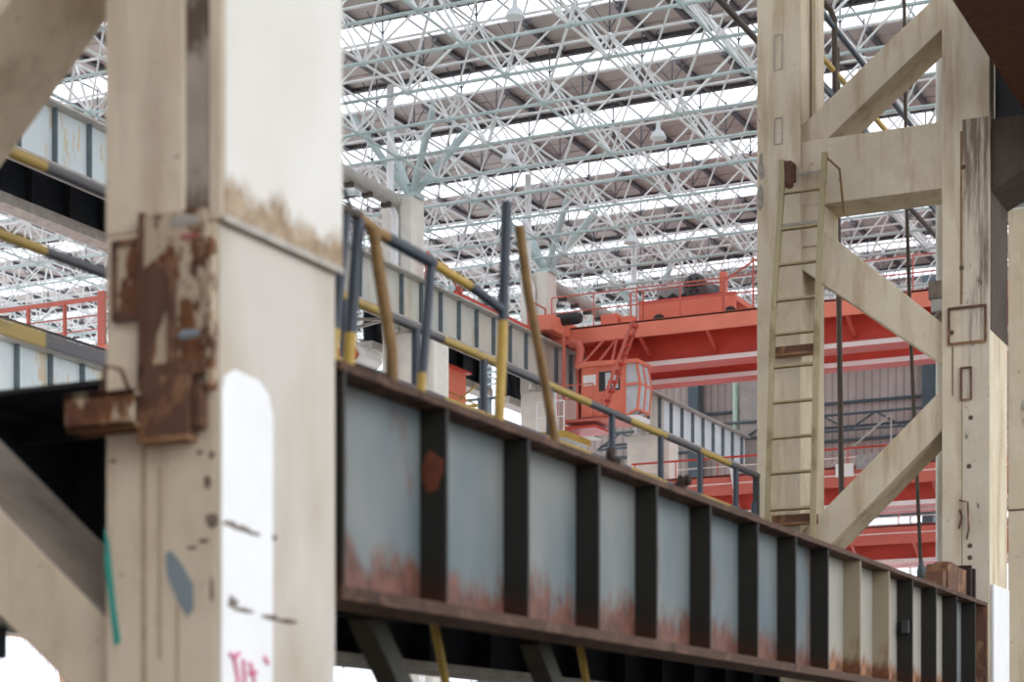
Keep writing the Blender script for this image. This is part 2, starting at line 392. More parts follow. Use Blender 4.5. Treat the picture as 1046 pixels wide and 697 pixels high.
# ------------------------------------------------------------------ lattice columns
def lattice(uf, near):
    if near: lb = 'big blurred concrete lattice column in the left foreground, whitewashed right face'
    else: lb = 'beige concrete lattice column with two legs and diagonals, right of the red crane'
    t = thing('lattice_column', lb, 'column', (-5.9, uf+.46, -1.6))
    cm = M['con_near'] if near else M['con_far']
    D = .93; ub = uf + D
    d0, d1 = uf + .06, uf + .62           # braces are slimmer than the legs
    zt = 9.6
    # right leg
    if near:
        mb = MB().box(-5.14, -4.575, uf, ub, -1.6, 2.29)
        mb.box(-5.14, -4.735, uf-.004, ub+.02, 2.29, zt).box(-4.735, -4.615, uf+.018, ub+.02, 2.29, zt).box(-4.615, -4.545, uf-.004, ub+.02, 2.29, zt)
        leg = mb.build('leg', cm, t, bevel=.012)
        B(-4.574, -4.568, uf+.004, ub-.006, -1.6, 2.28).build('whitewash', M['con_wash'], leg, 'white limewash on the right face')
        B(-4.5445, -4.538, uf+.01, ub+.01, 2.31, zt).build('whitewash', M['wash_dirty'], leg, 'pale paint on the right face')
    else:
        mb = MB().box(-5.1, -4.575, uf, ub, -1.6, zt)
        leg = mb.build('leg', cm, t, bevel=.012)
        mb = MB()
        for a in (-5.02, -4.62): mb.box(a-.012, a+.012, uf-.02, uf+.01, 4.78, 5.16)
        for z in (4.77, 5.16): mb.box(-5.03, -4.61, uf-.022, uf+.01, z-.012, z+.014)
        mb.build('steel_band', M['rust'], leg, 'rusted rectangular clamp frame round the leg')
        mb = MB()
        for a in (-4.885, -4.775): mb.box(a-.008, a+.008, uf-.026, uf, 4.15, 4.50)
        for z in (4.15, 4.5): mb.box(-4.89, -4.77, uf-.026, uf, z-.008, z+.008)
        mb.build('rusted_frame', M['rust'], leg)
        mb = MB()
        for (v, z0, z1, w) in ((-4.885,5.2,7.1,.012),(-4.865,2.3,4.15,.014),(-4.79,2.9,4.1,.008),(-4.62,4.2,4.75,.012),(-4.98,4.2,4.75,.008),(-4.645,1.95,4.3,.012),(-4.845,1.2,2.6,.03)): mb.box(v-w,v+w,uf-.003,uf+.001,z0,z1)
        mb.build('rust_run', plain('rust_run', (.27,.17,.08), .9, var=.4, scale=14), leg)
        mb = MB()
        mb.tube([(-4.90,uf-.03,3.05),(-4.80,uf-.06,3.02),(-4.79,uf-.06,2.72),(-4.82,uf-.02,2.62)], .011, 6)
        mb.tube([(-4.90,uf-.01,2.95),(-4.87,uf-.03,2.86),(-4.91,uf-.02,2.74)], .012, 6)
        mb.build('bent_rod', M['rust'], leg)
        B(-4.872,-4.578,uf-.004,uf+.002,1.9,7.22).build('stained_strip', streaked(), leg, 'strip streaked with dark run-down stains')
        B(-4.576,-4.568,uf+.02,ub-.02,4.9,7.1).build('stain', M['con_dark'], leg, 'outer face darkened for the shade under the corbel')  # dark slab paints in the shade under the corbel on this face
        mb = MB()
        for (a, z) in ((-4.78,3.95),(-4.80,3.42),(-4.79,2.55),(-4.79,2.42),(-4.80,2.30),(-4.88,5.6),(-4.86,6.7),(-4.99,4.9)): MB().lathe((a,uf,z), [(.028,-.004),(.02,-.012)], 10, 1).build('bolt_hole', M['soot'], leg)
    # left leg
    lm = MB().box(-7.23, -6.71, uf, ub, -1.6, zt)
    left = lm.build('leg', cm, t, bevel=.012)
    if not near:
        B(-6.69, -6.64, uf+.35, uf+.62, 7.2, zt).build('raised_edge', cm, left)
        mb = MB().blob((-7.17, uf+.02, 7.0), (.065,.03,.20), 5).blob((-7.19, uf+.02, 6.66), (.05,.03,.2), 6).blob((-7.2, uf+.05, 7.55), (.03,.06,.06), 3)
        mb.build('spalled_edge', M['stone'], left, 'broken spalled corner')
        mb = MB()
        for z0, z1 in ((8.1, 8.5), (7.25, 7.55)):
            for a in (-7.02, -6.93): mb.box(a-.006, a+.006, uf-.008, uf, z0, z1)
            for z in (z0, z1): mb.box(-7.02, -6.93, uf-.008, uf, z-.006, z+.006)
        mb.build('patch_outline', M['con_patch'], left)
        mb = MB().box(-6.72, -6.42, uf-.012, uf, 6.86, 6.885).box(-6.98, -6.45, uf-.012, uf, 6.30, 6.33)
        mb.build('pour_line', M['con_patch'], left)
    # brace outlines in the v-z plane
    def brace(poly, lb=None, lo=d0, hi=d1):
        return MB().prism(poly, 1, lo, hi).build('brace', cm, t, lb, bevel=.01)
    dz = .12 if near else 0
    def dust(a, b, name='top_layer'):
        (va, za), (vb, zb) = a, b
        MB().prism([(va,za),(vb,zb),(vb,zb+.012),(va,za+.012)], 1, d0+.004, d1-.004).build(name, M['dust'], t, 'darker grey upper face')  # thin slab makes the brace's upper face darker and greyer
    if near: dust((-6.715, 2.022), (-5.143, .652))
    brace([(-6.715, 2.33+dz), (-5.095, 3.86+dz), (-5.095, 4.32+dz), (-6.715, 2.81+dz)])                     # rises to the right leg
    brace([(-6.715, 6.45), (-6.715, 5.80), (-5.095, 4.56), (-5.095, 5.02)])                                 # falls to the right leg
    brace([(-6.715, 2.02), (-5.13, .64), (-5.13, .20), (-6.715, 1.49)] if near else [(-6.715, 2.05), (-5.095, .75), (-5.095, .30), (-6.715, 1.55)])
    brace([(-6.715, 7.00), (-6.35, 7.30), (-5.095, 8.29), (-5.095, 8.72), (-6.62, 7.52), (-6.715, 7.44)])   # rises above the strut
    MB().box(-6.715, -5.095, d0-.02, d1+.03, 6.51, 7.25).build('strut', M['con_far'] if not near else cm, t, bevel=.01)
    if not near:
        B(-6.715, -6.45, d0-.02, d1, 6.05, 6.511).build('haunch', cm, t, bevel=.01)
    for v in ((-6.9,) if near else (-4.77, -6.9)):
        B(v-.17, v+.17, (ub if near else uf-.32), (ub+.32 if near else uf), .62, .815 if v > -5 else .785).build('girder_seat', M['navy'], t)
    # corbel for the overhead girder
    MB().prism([(-4.58, 7.20), (-3.3, 7.20), (-3.3, 6.85), (-4.15, 6.62), (-4.58, 6.40)], 1, uf+.05, ub-.02).build('corbel', M['con_dark'], t, 'dark corbel on the outer side', bevel=.01)
    return t, leg
nl, nleg = lattice(6.68, True)
fl, fleg = lattice(21.4, False)

# marks and fittings on the near column
u0 = 6.68
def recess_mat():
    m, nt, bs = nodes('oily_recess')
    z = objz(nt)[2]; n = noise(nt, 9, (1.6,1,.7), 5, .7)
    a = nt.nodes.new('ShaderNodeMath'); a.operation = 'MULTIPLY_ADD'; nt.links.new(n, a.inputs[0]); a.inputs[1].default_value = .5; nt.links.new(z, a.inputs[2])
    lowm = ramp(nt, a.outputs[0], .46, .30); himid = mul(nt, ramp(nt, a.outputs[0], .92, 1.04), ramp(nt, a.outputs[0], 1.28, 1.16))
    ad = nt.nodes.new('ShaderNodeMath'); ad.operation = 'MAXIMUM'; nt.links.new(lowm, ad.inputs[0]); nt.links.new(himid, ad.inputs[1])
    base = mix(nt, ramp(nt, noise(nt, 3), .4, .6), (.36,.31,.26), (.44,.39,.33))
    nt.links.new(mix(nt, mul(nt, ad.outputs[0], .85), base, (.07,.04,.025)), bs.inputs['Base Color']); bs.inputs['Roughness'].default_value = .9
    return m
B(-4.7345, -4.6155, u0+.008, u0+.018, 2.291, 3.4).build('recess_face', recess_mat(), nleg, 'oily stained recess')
mb = MB()
for (v, z, a, b) in ((-4.60,1.06,.035,.03),(-4.62,1.22,.02,.03),(-4.60,1.33,.015,.02),(-4.66,1.345,.016,.012),(-4.64,.98,.03,.012),(-4.70,.955,.03,.008),(-5.10,1.34,.02,.008),(-5.08,2.02,.012,.01),(-4.60,.78,.01,.05)): mb.blob((v,u0,z),(a,.004,b),int(z*99))
mb.build('chipped_spot', plain('chip_grey', (.24,.19,.15), .9, var=.4, scale=30), nleg)
mb = MB()
for (v, z0, z1, w) in ((-4.94,-.1,1.40,.012),(-4.77,.2,.72,.005),(-4.86,.5,1.3,.006)): mb.box(v-w,v+w,u0-.003,u0+.001,z0,z1)
mb.build('run_mark', plain('mustard_run', (.48,.39,.26), .9, var=.3, scale=12), nleg)
MB().prism([(-5.14,1.06),(-5.12,1.0),(-5.085,.72),(-5.06,.58),(-5.09,.56),(-5.14,.90)], 1, u0-.004, u0+.001).build('paint_smear', M['green_paint'], nleg, 'green paint smear on the left edge')
MB().prism([(-4.83,.935),(-4.80,.95),(-4.74,.88),(-4.69,.80),(-4.69,.70),(-4.72,.67),(-4.77,.74),(-4.82,.84)], 1, u0-.004, u0+.001).build('paint_smear', M['slate_paint'], nleg, 'slate grey paint smear')
MB().prism([(u0+.02,-.2),(u0+.40,-.2),(u0+.405,1.55),(u0+.37,1.64),(u0+.30,1.685),(u0+.12,1.70),(u0+.04,1.66),(u0+.02,1.58)], 0, -4.5685, -4.563).build('white_strip', M['white_paint'], nleg, 'bright white painted vertical strip')
mb = MB()
for (a, b, z, h) in ((.02,.14,1.055,.014),(.10,.24,1.045,.018),(.20,.32,1.035,.011),(.39,.44,1.035,.014),(.05,.14,.73,.030),(.10,.26,.705,.014),(.30,.46,.69,.016),(.44,.62,.685,.012)):
    mb.blob((-4.566, u0+(a+b)/2, z), (.008, (b-a)/2, h), int(a*100))
mb.build('scuff_mark', plain('grey_scuff', (.22,.18,.15), .9, var=.4, scale=30), nleg)
mb = MB()
for p in ([(.07,.52),(.10,.50),(.14,.525)], [(.10,.51),(.13,.42),(.14,.36)], [(.17,.50),(.18,.40),(.21,.36)], [(.22,.49),(.25,.42),(.25,.36)], [(.21,.44),(.27,.45)], [(.33,.52),(.36,.49)]):
    mb.tube([(-4.560, u0+a, z) for a, z in p], .009, 6)
mb.build('chalk_mark', M['magenta'], nleg, 'magenta chalk scrawl')
mb = MB().box(-4.55, -4.535, u0, u0+.95, 2.285, 2.315)
mb.build('ledge_line', M['con_patch'], nleg)  # thin grey line along the edge of the ledge
# rusted embedded plate
sp = MB().box(-4.93, -4.615, u0-.022, u0+.003, 1.66, 2.345)
sp.box(-4.60, -4.575, u0-.04, u0+.003, 1.60, 2.22)
sp = sp.build('steel_plate', M['rust_plate'], nleg, 'rust-eaten steel plate with flaking paint')
B(-5.075, -4.93, u0-.020, u0+.003, 1.93, 2.25).build('side_plate', M['rust_plate'], sp)
mb = MB().box(-4.945,-4.925,u0-.035,u0,1.62,2.36).box(-4.945,-4.60,u0-.035,u0,1.66,1.72).box(-4.80,-4.76,u0-.035,u0,1.72,2.15).box(-5.085,-5.065,u0-.03,u0,1.93,2.26).box(-5.085,-4.93,u0-.03,u0,1.92,1.945).box(-5.085,-4.93,u0-.03,u0,2.235,2.26)
mb.prism([(-4.93,1.70),(-4.93,2.12),(-4.86,2.16),(-4.79,2.10),(-4.80,1.98),(-4.86,1.84),(-4.88,1.70)], 1, u0-.028, u0)
mb.build('weld_edge', M['rust'], sp)
MB().blob((-4.70,u0-.02,1.83), (.06,.010,.022), 4).build('paint_flake', M['slate_paint'], sp)
MB().blob((-4.72,u0-.02,2.30), (.09,.008,.03), 14).build('paint_flake', M['con_patch'], sp)
MB().blob((-4.69,u0-.02,2.235), (.06,.008,.014), 15).build('paint_flake', plain('pink_paint_flake', (.42,.13,.13), .8), sp)
mb = MB().box(-5.24, -4.90, u0-.14, u0-.115, 1.455, 1.60).box(-5.24, -4.90, u0-.14, u0, 1.585, 1.605).box(-5.24, -4.90, u0-.14, u0, 1.45, 1.47)
mb = mb.build('channel_bracket', M['rust_plate'], sp, 'rusty channel stub jutting left')
MB().box(-4.92, -4.67, u0-.075, u0, 1.39, 1.66).box(-4.66, -4.62, u0-.05, u0, 1.44, 1.62).build('clamp_block', M['rust'], sp)
MB().tube([(-5.10,u0-.08,1.60),(-5.06,u0-.1,1.72),(-4.99,u0-.09,1.70),(-4.96,u0-.05,1.58)], .010, 6).build('wire_loop', M['rust'], sp)

# things on or beside the far lattice column
t = thing('steel_ladder', 'olive painted steel ladder against the left leg of the far lattice column', 'ladder', (-6.75, 21.2, 1.92))
L = [(-6.87,21.22,7.0),(-6.86,21.2,6.75),(-6.90,21.2,6.2),(-6.97,21.2,5.2),(-7.0,21.2,4.2),(-7.03,21.2,3.2),(-7.04,21.2,1.94)]
R = [(-6.37,21.22,7.02),(-6.41,21.2,6.3),(-6.45,21.2,5.3),(-6.475,21.2,4.2),(-6.50,21.2,3.1),(-6.51,21.2,1.94)]
def at(path, z):
    for a, b in zip(path, path[1:]):
        if b[2] <= z <= a[2]:
            q = (z-a[2])/(b[2]-a[2]); return tuple(a[i]+(b[i]-a[i])*q for i in range(3))
for P in (L, R):
    mb = MB()
    for a, b in zip(P, P[1:]): mb.bar(a, b, .06, .05, (0,1,0))
    mb.build('stile', M['olive'], t)
for z in (6.62, 6.21, 5.81, 5.41, 5.03, 4.66, 4.26, 3.86, 3.46, 3.05, 2.65, 2.25):
    MB().tube([at(L, z), at(R, z)], .022, 8).build('rung', M['olive'], t)
mb = MB().box(-6.86, -6.76, 21.2, 21.395, 6.78, 6.98).blob((-6.80,21.24,6.74),(.06,.06,.06),2).blob((-6.80,21.24,6.94),(.06,.06,.05),8)
mb.build('wall_clip', M['rust'], t)
B(-7.0, -6.5, 21.24, 21.395, 4.80, 4.90).build('wall_clip', M['rust'], t)
B(-7.0, -6.5, 21.24, 21.395, 2.88, 2.99).build('wall_clip', M['rust'], t)
MB().tube([(-6.37,21.22,6.98),(-6.22,21.28,6.83),(-6.20,21.38,6.35)], .014, 6).build('stay_wire', M['ochre'], t)

def simple(mb, name, mat, lb, cat, group=None, bevel=0):
    return tag(mb.build(name, mat, bevel=bevel), lb, cat, group)
simple(MB().tube([(-5.34,22.45,-1.6),(-5.34,22.45,9.4)], .08, 12), 'drain_pipe', M['pipe_white'], 'white vertical pipe against the back left edge of the far right leg', 'pipe')
simple(B(-4.565, -4.535, 21.42, 22.24, -1.6, 2.12), 'white_board', M['white_paint'], 'white painted panel at the foot of the right leg, right of the girder end', 'panel')
t = thing('concrete_post', 'beige concrete post behind the corbel at the right edge of the photo', 'post', (-4.1, 24.5, -1.6))
pst = MB().box(-4.93, -3.3, 24.1, 24.9, -1.6, 6.95).build('shaft', M['con_far'], t, bevel=.01)
MB().blob((-4.72,24.09,4.55),(.05,.02,.07),1).blob((-4.70,24.09,4.36),(.05,.02,.06),2).blob((-4.62,24.09,3.05),(.06,.02,.1),3).build('broken_spot', M['con_patch'], pst)
mb = MB().box(-4.93, -3.3, 24.09, 24.1, 3.27, 3.29)
mb.build('crack', M['soot'], pst)
simple(MB().tube([(-4.93,24.05,7.02),(-3.3,24.05,7.02)], .03, 8), 'cyan_cable', M['cyan'], 'thin cyan cable across the beige post at the right edge', 'cable')
# steel stub behind the right leg
t = thing('steel_bracket', 'grey broken bracket with a cut pipe stub on the right leg, at crane height', 'bracket', (-5.2, 22.0, 5.0))
B(-5.37, -5.105, 21.9, 22.3, 5.42, 5.62).build('arm', M['stone'], t)
B(-5.34, -5.105, 21.9, 22.3, 5.27, 5.41).build('pad', M['lamp'], t)
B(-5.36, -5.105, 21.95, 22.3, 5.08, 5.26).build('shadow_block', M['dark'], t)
MB().tube([(-5.28,21.85,5.22),(-5.20,21.92,5.13)], .085, 14).build('pipe_stub', M['stone'], t)
# hanging ropes and rods
t = thing('hoist_rope', 'thin dark hoist rope hanging behind the diagonals, left of the right leg', 'rope', (-5.85, 23.2, 2.4))
MB().tube([(-6.635,22.65,15.46),(-5.98,23.2,9.3),(-5.97,23.2,8.3),(-5.95,23.2,6.84),(-5.91,23.2,5.48),(-5.84,23.2,3.9),(-5.78,23.2,2.55)], .024, 8).build('rope', M['dark_brown'], t)
MB().lathe((-5.775,23.2,2.38), [(.01,0),(.05,.03),(.06,.1),(.03,.2),(.02,.26)], 10).build('hook_block', M['steel_blue'], t)
simple(MB().tube([(-7.02,23.9,9.2),(-7.0,23.9,6.5),(-6.96,23.9,3.5),(-6.93,23.9,-1.6)], .036, 8), 'steel_rod', M['dark_brown'], 'thick dark brown rod standing right of the ladder', 'rod')
simple(MB().tube([(-9,-11.1,10.93),(-9,20,10.62),(-9,27,10.55),(-9,39,10.4)], .045, 8), 'brown_pipe', M['dark_brown'], 'thin dark brown pipe crossing behind the far column from the top edge', 'pipe')

# upper walkway railing behind the far column
t = thing('walkway_railing', 'short railing seen through the upper opening of the far lattice column', 'railing', (-6.9, 26, 7.9))
MB().tube([(-6.9,22.6,9.27),(-6.9,29,9.15)], .035, 8).build('rail', M['blue'], t)
MB().tube([(-6.9,22.6,8.72),(-6.9,29,8.70)], .035, 8).build('rail', M['yellow'], t)
MB().bar((-6.9,22.34,8.4),(-6.9,29,8.37), .04, .08).build('toe_board', M['blue'], t)
MB().tube([(-6.98,23.2,9.52),(-6.93,23.3,9.46),(-6.89,23.35,9.34),(-6.88,23.35,8.38)], .036, 8).build('post', M['dark_brown'], t)
MB().tube([(-6.9,27.5,9.2),(-6.9,27.5,8.36)], .03, 8).build('post', M['dark_brown'], t)

# overhead girder resting on the corbels
t = thing('overhead_girder', 'dark rust-red girder overhead in the top right corner, on the corbel', 'girder', (-3.85, 14, 7.2))
B(-4.2, -3.45, 6.75, 21.75, 7.21, 7.26).build('bottom_flange', M['rust_dark'], t)
B(-3.86, -3.80, 6.75, 21.75, 7.26, 8.7).build('web', M['rust_dark'], t)
B(-4.2, -3.45, 6.75, 21.75, 8.7, 8.75).build('top_flange', M['rust_dark'], t)
B(-4.56,-3.45,21.60,21.64,7.215,8.69).build('end_diaphragm', M['dark'], t)
for i in range(10):
    mb = MB().box(-4.15, -3.86, 7.4+1.55*i, 7.42+1.55*i, 7.26, 8.7).box(-3.80, -3.5, 7.4+1.55*i, 7.42+1.55*i, 7.26, 8.7)
    mb.build('stiffener', M['rust_dark'], t)

# ------------------------------------------------------------------ the near plate girder
UB0, UB1 = 7.64, 21.24
t = thing('plate_girder', 'long rusty plate girder with vertical stiffeners across the lower foreground', 'girder', (-4.73, 14.4, .82))
B(-4.745, -4.725, UB0, UB1, .88, 1.865).build('web', M['web_blue'], t)
B(-4.90, -4.565, UB0, UB1, 1.865, 1.905).build('top_flange', M['flange'], t)
B(-4.90, -4.55, UB0, UB1, .82, .88).build('bottom_flange', M['flange'], t)
us = [7.70, 8.71, 9.67, 10.65, 11.58, 12.57, 13.57, 14.48, 15.34, 16.29, 17.22, 18.06, 18.98, 19.85, 20.70]
for i, u in enumerate(us):
    pale = i in (9, 10)
    B(-4.727, -4.575, u-.012, u+.012, .882, 1.863).build('stiffener', M['stiff_pale'] if pale else M['stiff'], t, 'faded cream stiffener' if pale else None)
for a, b in ((15.36,16.27),(16.31,17.20),(17.24,18.04),(18.08,18.96),(19.0,19.83)):
    B(-4.7255, -4.7225, a, b, .881, 1.864).build('web_panel', M['web_cream'], t, 'cream painted web panel')
B(-4.90, -4.56, UB1-.06, UB1-.01, .82, 1.86).build('end_plate', M['rust'], t)
MB().blob((-4.65, 8.694, 1.55), (.06,.004,.11), 3).build('red_lead_patch', plain('red_lead', (.17,.045,.02), .7, var=.4, scale=12), t)
B(-4.66, -4.60, 17.98, 18.05, 1.36, 1.48).build('cable_clip', M['dark'], t)
simple(MB().box(-4.86,-4.64,19.75,20.55,1.912,2.19).box(-4.84,-4.66,19.6,19.74,1.912,2.10).blob((-4.75,20.1,2.19),(.1,.3,.05),4), 'rusted_bearing_block', M['rust'], 'rusted brown bearing block on the right end of the near girder', 'bearing block')
simple(MB().box(-4.86,-4.62,20.68,20.74,1.912,2.26).box(-4.86,-4.62,20.86,20.93,1.912,2.24), 'rusted_stop_plate', M['rust_dark'], 'dark pair of stop plates on the girder, against the right leg', 'plate')
simple(MB().blob((-4.72,11.2,1.96),(.05,.07,.05),1).blob((-4.70,11.12,2.0),(.03,.05,.05),2).blob((-4.74,11.4,1.945),(.04,.12,.025),12), 'rusted_lump', M['rust_dark'], 'dark rusted lump on the near girder below the cab platform', 'rust lump')
simple(MB().blob((-4.72,12.35,1.95),(.05,.06,.05),5).blob((-4.69,12.42,2.02),(.03,.05,.04),6).blob((-4.69,12.30,1.99),(.03,.03,.06),7), 'rusted_stub', M['rust_dark'], 'dark torn rust stub on the near girder amid the railing posts', 'rust stub')

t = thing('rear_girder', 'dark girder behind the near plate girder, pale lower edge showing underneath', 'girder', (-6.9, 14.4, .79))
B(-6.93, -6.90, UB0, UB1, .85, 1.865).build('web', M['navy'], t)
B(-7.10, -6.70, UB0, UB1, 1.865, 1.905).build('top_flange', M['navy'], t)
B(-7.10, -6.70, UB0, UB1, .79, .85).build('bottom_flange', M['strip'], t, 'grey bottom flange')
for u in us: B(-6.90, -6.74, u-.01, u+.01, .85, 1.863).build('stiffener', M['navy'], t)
for v, nm in ((-5.35,0),):
    MB().tube([(-6.80,10.9,1.1),(-6.3,11.3,1.05),(-5.6,12.4,1.12),(-5.0,13.2,1.06)], .02, 6).build('cable', M['dark'], t)
t = thing('walkway_deck', 'dark walkway plate joining the near girder and the one behind', 'walkway', (-6, 14.4, 1.90))
B(-7.22, -4.85, UB0, 21.3, 1.91, 1.935).build('deck_plate', M['navy'], t)
for i in range(12): B(-6.88, -4.92, 8.2+1.12*i, 8.26+1.12*i, 1.78, 1.862).build('cross_rib', M['navy'], t)

# props and rods under the girder
for ua, ue, lb in ((8.90, 11.3, 'dark inclined prop under the near girder, leftmost of the two'), (10.98, 13.3, 'dark inclined prop under the near girder, rightmost of the two')):
    t = thing('steel_prop', lb, 'prop', (-5.15, ue, -1.6), 'inclined props under the near girder')
    MB().bar((-5.15,ua-.05,.87), (-5.15,ue,-1.6), .13, .13, (1,0,0)).build('shaft', M['prop'], t)
    B(-5.35, -4.95, ue-.2, ue+.2, -1.6, -1.57).build('base_plate', M['rust_dark'], t)
for ua, ue, lb in ((10.0, 11.1, 'yellow rod under the near girder, leftmost of the two'), (12.1, 13.2, 'yellow rod under the near girder, the right one')):
    tag(MB().tube([(-5.35,ua,.95), (-5.35,ue,-1.6)], .028, 8).build('hazard_rod', M['yellow']), lb, 'rod', 'yellow rods under the near girder')
# far-side hazard railing on the walkway
t = thing('hazard_railing', 'long yellow and grey striped railing along the far edge of the walkway', 'railing', (-7.1, 14.4, 1.935))
MB().tube([(-7.1,7.7,3.42),(-7.1,21.05,3.42)], .036, 8).build('handrail', M['rail_band'], t)
MB().tube([(-7.1,7.7,2.95),(-7.1,21.05,2.95)], .034, 8).build('middle_rail', M['rail_band'], t)
MB().bar((-7.1,7.7,2.45),(-7.1,21.05,2.45), .03, .085).build('toe_board', M['rail_band'], t)
for u in (8.0, 9.5, 10.75, 11.95, 13.0, 14.15, 15.43, 16.82, 18.06, 19.18, 20.3):
    MB().tube([(-7.1,u,1.935),(-7.1,u,3.42)], .033, 8).build('post', M['blue'], t)
MB().bar((-7.12,21.05,1.935),(-7.12,21.05,3.45), .06, .06).build('post', M['dark'], t, 'dark square end post')
MB().tube([(-7.1,20.98,1.94),(-7.1,20.9,3.1)], .03, 8).build('stay', M['blue'], t)

# bent railing remains standing on the walkway by the near column
zd = 1.94
t = thing('bent_railing', 'bent blue and yellow railing corner beside the near concrete column', 'railing', (-5.1, 9.0, zd))
def twotone(parent, pts, zc, r=.027, top=M['blue'], low=M['yellow']):
    """post painted in two colours, split at height zc"""
    a, b = Vector(pts[0]), Vector(pts[1]); q = (zc-a.z)/(b.z-a.z); m = a + (b-a)*q
    p = MB().tube([m, b], r, 10).build('post', top, parent)
    MB().tube([a, m], r, 10).build('painted_foot', low, p)
    return p
twotone(t, [(-5.1,8.44,zd),(-5.1,8.60,2.88)], 2.27)
twotone(t, [(-5.1,8.60,zd),(-5.1,8.73,2.90)], 2.28, .032)
twotone(t, [(-5.1,9.37,zd),(-5.1,9.52,2.86)], 2.22, .027)
MB().tube([(-5.1,8.71,2.90),(-5.1,8.92,2.87),(-5.1,9.12,2.865),(-5.1,9.52,2.855)], .032, 10).build('handrail', M['ochre'], t)
MB().tube([(-5.1,9.02,2.866),(-5.1,9.54,2.855)], .034, 10).build('rail_sleeve', M['blue'], t)
MB().tube([(-5.1,9.52,2.855),(-5.1,9.80,2.84),(-5.1,10.0,2.83),(-5.1,10.38,2.788)], .029, 10).build('handrail', M['yellow'], t)
MB().tube([(-5.1,9.98,2.833),(-5.1,10.385,2.787)], .031, 10).build('rail_sleeve', M['blue'], t)
MB().tube([(-5.1,8.50,2.90),(-5.1,8.74,2.905)], .03, 10).build('corner_elbow', M['dark_brown'], t)
MB().tube([(-5.1,8.58,3.0),(-5.1,8.68,2.90)], .012, 8).build('wire_end', M['dark'], t)
simple(MB().tube([(-5.02,8.95,zd+.005),(-5.02,8.93,2.25),(-5.02,8.80,2.62),(-5.02,8.74,2.84)], .033, 10), 'leaning_bar', M['ochre'], 'ochre bar leaning on the bent railing corner', 'bar')
simple(MB().box(-5.3,-5.15,8.86,9.05,zd,2.13).box(-5.33,-5.15,8.80,9.12,2.13,2.17), 'rusted_stand', M['rust_dark'], 'dark rusted clamp stand at the foot of the ochre leaning bar', 'stand')
pt = thing('hazard_post', 'tall blue and yellow post standing alone above the near girder', 'post', (-5.1, 10.37, zd))
MB().tube([(-5.1,10.35,zd),(-5.1,10.42,2.72)], .032, 10).build('painted_foot', M['yellow'], pt)
MB().tube([(-5.1,10.42,2.72),(-5.1,10.47,3.44)], .032, 10).build('shaft', M['blue'], pt)
simple(MB().tube([(-5.04,11.10,zd+.005),(-5.04,10.88,2.45),(-5.05,10.66,2.95),(-5.06,10.56,3.32)], .03, 10), 'bent_bar', M['ochre'], 'ochre bent bar leaning left against the tall blue and yellow post', 'bar')

# ------------------------------------------------------------------ middle runway: columns and girders
def runway(u0_, u1_, v, zb, zt, lb, n=8, nm='runway_girder', wm='d1web'):
    t = thing(nm, lb, 'girder', (v, (u0_+u1_)/2, zb), 'pale runway girders')
    B(v-.02, v+.02, u0_, u1_, zb+.05, zt-.05).build('web', M[wm], t)
    B(v-.28, v+.28, u0_, u1_, zt-.05, zt).build('top_flange', M['d1flange'], t)
    B(v-.28, v+.28, u0_, u1_, zb, zb+.05).build('bottom_flange', M['d1flange'], t)
    n = max(n, round((u1_-u0_)/1.03)); st = (u1_-u0_)/n
    for i in range(n): B(v+.02, v+.13, u0_+st*(i+.5)-.02, u0_+st*(i+.5)+.02, zb+.05, zt-.05).build('stiffener', M['d1stiff'], t)
    return t
UC = [36.3, 44.65, 53.0, 61.3]
edges = [28.0] + UC + [69.6]
labs = ['pale runway girder in the gap left of the near column, rust streaked',
        'pale runway girder right of the near column, behind the bent blue posts',
        'pale runway girder behind the tall blue and yellow post',
        'runway girder bay where the red crane wheel and orange cab stand',
        'brightly lit pale blue runway girder running from the orange cab to the ladder']
VD = -24.0
for i in range(5): runway(edges[i]+.01, edges[i+1]-.01, VD, 11.55, 12.78, labs[i], wm='d1mid' if i in (1,2,3) else 'd1lit' if i == 4 else 'd1web')
runway(28.0, 35.64, VD, 6.7, 8.08, 'lower pale girder left of the near column, under the black handrail')
runway(36.78, 43.98, VD, 6.7, 8.08, 'lower pale girder passing behind the near column')
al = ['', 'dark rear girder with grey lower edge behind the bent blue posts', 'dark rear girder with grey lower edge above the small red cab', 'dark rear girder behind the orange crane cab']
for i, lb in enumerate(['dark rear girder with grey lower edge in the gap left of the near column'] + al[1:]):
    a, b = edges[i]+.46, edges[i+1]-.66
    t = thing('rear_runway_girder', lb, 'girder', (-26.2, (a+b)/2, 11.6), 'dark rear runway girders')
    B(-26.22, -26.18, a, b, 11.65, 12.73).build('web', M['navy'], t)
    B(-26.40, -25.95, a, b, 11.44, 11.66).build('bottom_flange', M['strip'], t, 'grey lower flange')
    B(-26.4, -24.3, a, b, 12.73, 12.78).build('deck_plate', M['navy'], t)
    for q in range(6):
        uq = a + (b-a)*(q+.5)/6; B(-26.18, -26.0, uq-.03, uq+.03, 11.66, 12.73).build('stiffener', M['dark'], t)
    mb = MB()
    for q in range(5):
        uq = a + .3 + (b-a-.6)*q/5; un = a + .3 + (b-a-.6)*(q+1)/5
        mb.bar((-25.93,uq,11.62),(-24.3,(uq+un)/2,11.62),.07,.07); mb.bar((-24.3,(uq+un)/2,11.62),(-25.93,un,11.62),.07,.07)
    if i == 1: mb.build('lateral_bracing', M['d1flange'], t)
cl = ['pale roof column behind the near concrete column, nearest of its row', 'pale concrete roof column with white downpipe, right of the near column', 'pale concrete roof column behind the bent ochre bar, left of the red crane', 'farthest pale roof column, its foot under the orange cab', '']
